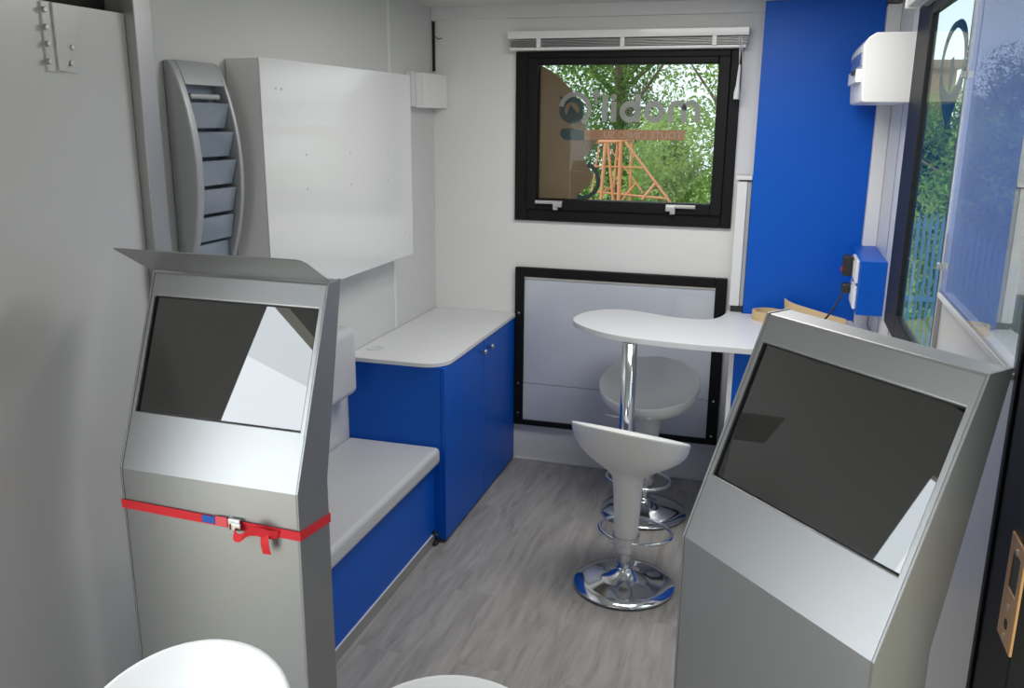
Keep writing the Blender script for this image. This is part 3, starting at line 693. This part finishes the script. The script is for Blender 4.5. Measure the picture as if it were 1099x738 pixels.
# tape roll and cardboard on the table
tr = obj('tape_roll', lathe([(.052, .9005), (.066, .9005), (.066, .9395), (.052, .9395), (.052, .9005)], .0, 3.955, 40), M['card']); tag(tr, 'tan roll of paper tape lying on the bar table', 'tape roll')
cdp = smooth_path([(.075, 3.985, 0), (.10, 3.955, 0), (.15, 3.93, 0), (.21, 3.905, 0), (.27, 3.88, 0), (.33, 3.86, 0)], 6)
bm = bmesh.new(); a_ = []; 
for i, q in enumerate(cdp):
    f = i/(len(cdp)-1); hh = .088-.052*f
    a_.append([bm.verts.new((q.x, q.y, .9005)), bm.verts.new((q.x+.004, q.y+.006, .9005)), bm.verts.new((q.x-.004, q.y+.030, .9005+hh)), bm.verts.new((q.x-.008, q.y+.024, .9005+hh))])
for p0, p1 in zip(a_, a_[1:]):
    for k in range(4): bm.faces.new((p0[k], p0[(k+1) % 4], p1[(k+1) % 4], p1[k]))
bm.faces.new(a_[0]); bm.faces.new(a_[-1][::-1])
tag(obj('cardboard_strip', bm, M['card']), 'curved strip of tan cardboard beside the tape roll on the table', 'cardboard')

# strap details on the left kiosk (in the kiosk's own frame)
obj('blue_tag', box(.235, .270, -e-.0035, -e-.0021, STL-.013, STL+.006), M['bluetag'], st)
obj('label_tag', box(.272, .305, -e-.0035, -e-.0021, STL-.015, STL+.009), M['redtag'], st)
bk = bmesh.new(); box(.312, .345, -e-.010, -e-.0025, STR+.006, STR+.020, bk); box(.325, .350, -e-.016, -e-.010, STR-.004, STR+.013, bk)
box(.314, .318, -e-.012, -e-.0025, STR-.008, STR+.008, bk)
obj('buckle', bk, M['steel'], st, bevel=.0015)
def ribbon(path, w, bm, wd=(0, 0, 1), th=.0015):
    P = smooth_path(path, 6); v = Vector(wd).normalized()*w/2; R_ = []
    for i, p in enumerate(P):
        t = (P[min(i+1, len(P)-1)]-P[max(i-1, 0)]).normalized(); nr = t.cross(v).normalized()*th
        R_.append([bm.verts.new(p-v), bm.verts.new(p+v), bm.verts.new(p+v+nr), bm.verts.new(p-v+nr)])
    for a, b in zip(R_, R_[1:]):
        for k in range(4): bm.faces.new((a[k], a[(k+1) % 4], b[(k+1) % 4], b[k]))
    bm.faces.new(R_[0][::-1]); bm.faces.new(R_[-1]); return bm
tl = bmesh.new()
ribbon([(.330, -e-.006, STR-.002), (.340, -e-.024, STR-.012), (.360, -e-.030, STR-.012), (.380, -e-.026, STR+.004), (.400, -e-.020, STR+.006), (.425, -e-.012, STR-.001), (.445, -e-.004, STR-.002)], .024, tl, (0.35, 0, 1))
ribbon([(.415, -e-.012, STR-.002), (.418, -e-.020, STR-.022), (.420, -e-.016, STR-.050)], .022, tl, (1, 0, 0.05))
obj('strap_tail', tl, M['red'], st)

# ---------------------------------------------------------------- outside
GZ = -1.0
struct('ground', box(-30, 30, D+.2, 45, GZ-.1, GZ), M['grass'])
gr2 = box(-30, XL-.3, -20, D+.19, GZ-.1, GZ); box(XR+.3, 30, -20, D+.19, GZ-.1, GZ, gr2)
struct('ground_2', gr2, M['sand'])
def tree(loc, h, r, leafm, label, n, seed, size=.13, trunk_r=.13, low=.25, nb=16, cat='tree', name='tree'):
    rnd = random.Random(seed)
    t = thing(name, label, cat, (loc[0], loc[1], GZ), 0, 'trees and bushes outside')
    if trunk_r:
        bm = bmesh.new(); tube([(0, 0, 0), (.05, .03, h*.3), (-.04, .05, h*.6), (.03, 0, h*.9)], [trunk_r, trunk_r*.8, trunk_r*.5, trunk_r*.15], 8, bm=bm)
        for k in range(7):
            a = rnd.uniform(0, 2*PI); zz = h*rnd.uniform(.3, .75); rr = r*rnd.uniform(.5, .8)
            tube([(0, 0, zz), (rr*.5*math.cos(a), rr*.5*math.sin(a), zz+h*.1), (rr*math.cos(a), rr*math.sin(a), zz+h*.2)], [trunk_r*.4, trunk_r*.25, .01], 6, bm=bm)
        obj('trunk', bm, M['bark'], t)
    blobs = []
    for k in range(nb):
        a = rnd.uniform(0, 2*PI); q = rnd.uniform(0, .75)*r; z = h*(low+(1-low)*rnd.random()); f = 1-abs(z/h-.6)*.9
        blobs.append((q*f*math.cos(a), q*f*math.sin(a), z, r*rnd.uniform(.28, .5)))
    V = []; Fc = []
    for k in range(n):
        b = rnd.choice(blobs); d = Vector((rnd.gauss(0, 1), rnd.gauss(0, 1), rnd.gauss(0, 1))).normalized()*b[3]*rnd.uniform(.55, 1.0)**.6
        c0 = Vector(b[:3])+d
        if c0.z < .05: continue
        nrm = (d.normalized()+Vector((rnd.gauss(0, .6), rnd.gauss(0, .6), rnd.gauss(.3, .6)))).normalized()
        u = nrm.orthogonal().normalized(); u.rotate(Matrix.Rotation(rnd.uniform(0, 2*PI), 3, nrm)); w_ = nrm.cross(u); s0 = size*rnd.uniform(.6, 1.3)
        i0 = len(V); V += [c0-u*s0*.5, c0-w_*s0*.22+nrm*s0*.05, c0+u*s0*.5, c0+w_*s0*.22+nrm*s0*.05]; Fc.append((i0, i0+1, i0+2, i0+3))
    me = bpy.data.meshes.new('foliage'); me.from_pydata(V, [], Fc); link('foliage', me, leafm, t)
    return t
specs = [((-6.2, 13.6), 7.5, 2.4, 'leafA', 16000, 'tree of dark leaves seen at the left through the back window', .09, .16),
         ((-3.0, 16.8), 8.0, 2.2, 'leafA', 12000, 'tree with a dark double trunk seen behind the mirrored lettering', .10, .10),
         ((-0.3, 13.4), 7.0, 2.2, 'leafC', 24000, 'pale yellow-green tree seen at the right of the back window', .085, .13),
         ((-3.9, 22.5), 8.5, 2.8, 'leafB', 12000, 'farthest mid-green tree seen through the middle of the back window', .13, .2)]
for i, (l, hh, r, m, n, lab, sz, tr_) in enumerate(specs): tree(l, hh, r, M[m], lab, n, 11+i, sz, tr_, .08, 26)
bs_ = [((-1.35, 11.2), 2.5, 1.1, 'leafC', 16000, 'bright green bush below the slogan bar in the back window'),
       ((-3.7, 12.0), 2.6, 1.2, 'leafB', 14000, 'green bush behind the orange lattice tower')]
for i, (l, hh, r, m, n, lab) in enumerate(bs_): tree(l, hh, r, M[m], lab, n, 31+i, .065, .04, .1, 26, 'bush', 'bush')
rt_ = [((2.4, 12.0), 2.5, 1.3, 'leafC', 16000, 'leafy green tree seen low through the right window'),
       ((2.75, 18.5), 2.9, 1.6, 'leafB', 26000, 'mid-green tree below the brown building, behind the ring logo tip'),
       ((4.6, 21.5), 4.0, 1.3, 'leafB', 14000, 'taller green tree standing to the right of the brown building')]
for i, (l, hh, r, m, n, lab) in enumerate(rt_): tree(l, hh, r, M[m], lab, n, 51+i, .085, .08, .12, 24)
bdg = thing('building', 'brown building seen through the right window', 'building', (3.2, 28, GZ))
obj('wall', box(-2.2, 1.0, -2, 3, 0, 4.1), M['brownb'], bdg)
obj('roof', prism([(-2.5, 4.1), (1.15, 4.1), (1.15, 4.3), (-2.5, 4.3)], lambda x, z: (x, -2.3, z), lambda x, z: (x, 3.3, z)), M['roof'], bdg)

# picket gate outside the right window
gt = thing('picket_gate', 'blue-grey metal gate with pointed pickets outside the right window', 'gate', (1.75, 9.5, GZ))
for i in range(25):
    x = -.66+i*.055; hh = 1.22+.53*math.cos((i-7)/16*PI*.5)
    bm = box(x-.014, x+.014, -.012, .012, .03, hh)
    prism([(x-.022, hh), (x+.022, hh), (x, hh+.15)], lambda x, z: (x, -.012, z), lambda x, z: (x, .012, z), bm)
    obj('picket', bm, M['gate'], gt)
for z in (.25, 1.0): obj('rail', box(-.72, .72, -.022, .022, z, z+.05), M['gate'], gt)

# orange lattice tower
tw = thing('lattice_tower', 'orange steel lattice tower seen through the back window', 'tower', (0, 0, 0))
def TP(u, v, y): return on_y(u, v, y)
bars = [((650, 151), (645, 214), .034), ((666.5, 151), (664, 214), .04), ((652, 151), (658, 214), .028), ((634, 152), (668, 151.5), .04),
        ((671, 152), (717, 214), .026), ((632, 178), (692, 180), .016), ((640, 206), (716, 213), .020), ((703, 197), (689, 214), .026),
        ((683, 196), (668, 214), .020), ((655, 160), (684, 198), .016), ((643, 156), (634, 213), .016), ((682, 196), (690, 207), .016), ((652, 200), (645, 212), .016)]
base_z = GZ
for k, yy in enumerate((9.0, 9.7)):
    for (a, b, r) in bars:
        p, q = TP(*a, 9.0), TP(*b, 9.0)
        if b[1] > 205 and abs(b[0]-a[0]) < 60 and a[1] < 160:       # legs run on down to the ground
            d = q-p; q = p+d*((GZ-p.z)/d.z)
        p.y = yy; q.y = yy
        if k and r < .033: continue
        obj('girder', tube([p, q], r*.4 if k else r*.55, 8), M['orange'], tw)
for (u, v) in ((650, 152), (666.5, 152), (645, 206), (664, 210)):
    p = TP(u, v, 9.0); q = p.copy(); q.y = 9.7
    obj('crossbar', tube([p, q], .014, 8), M['orange'], tw)
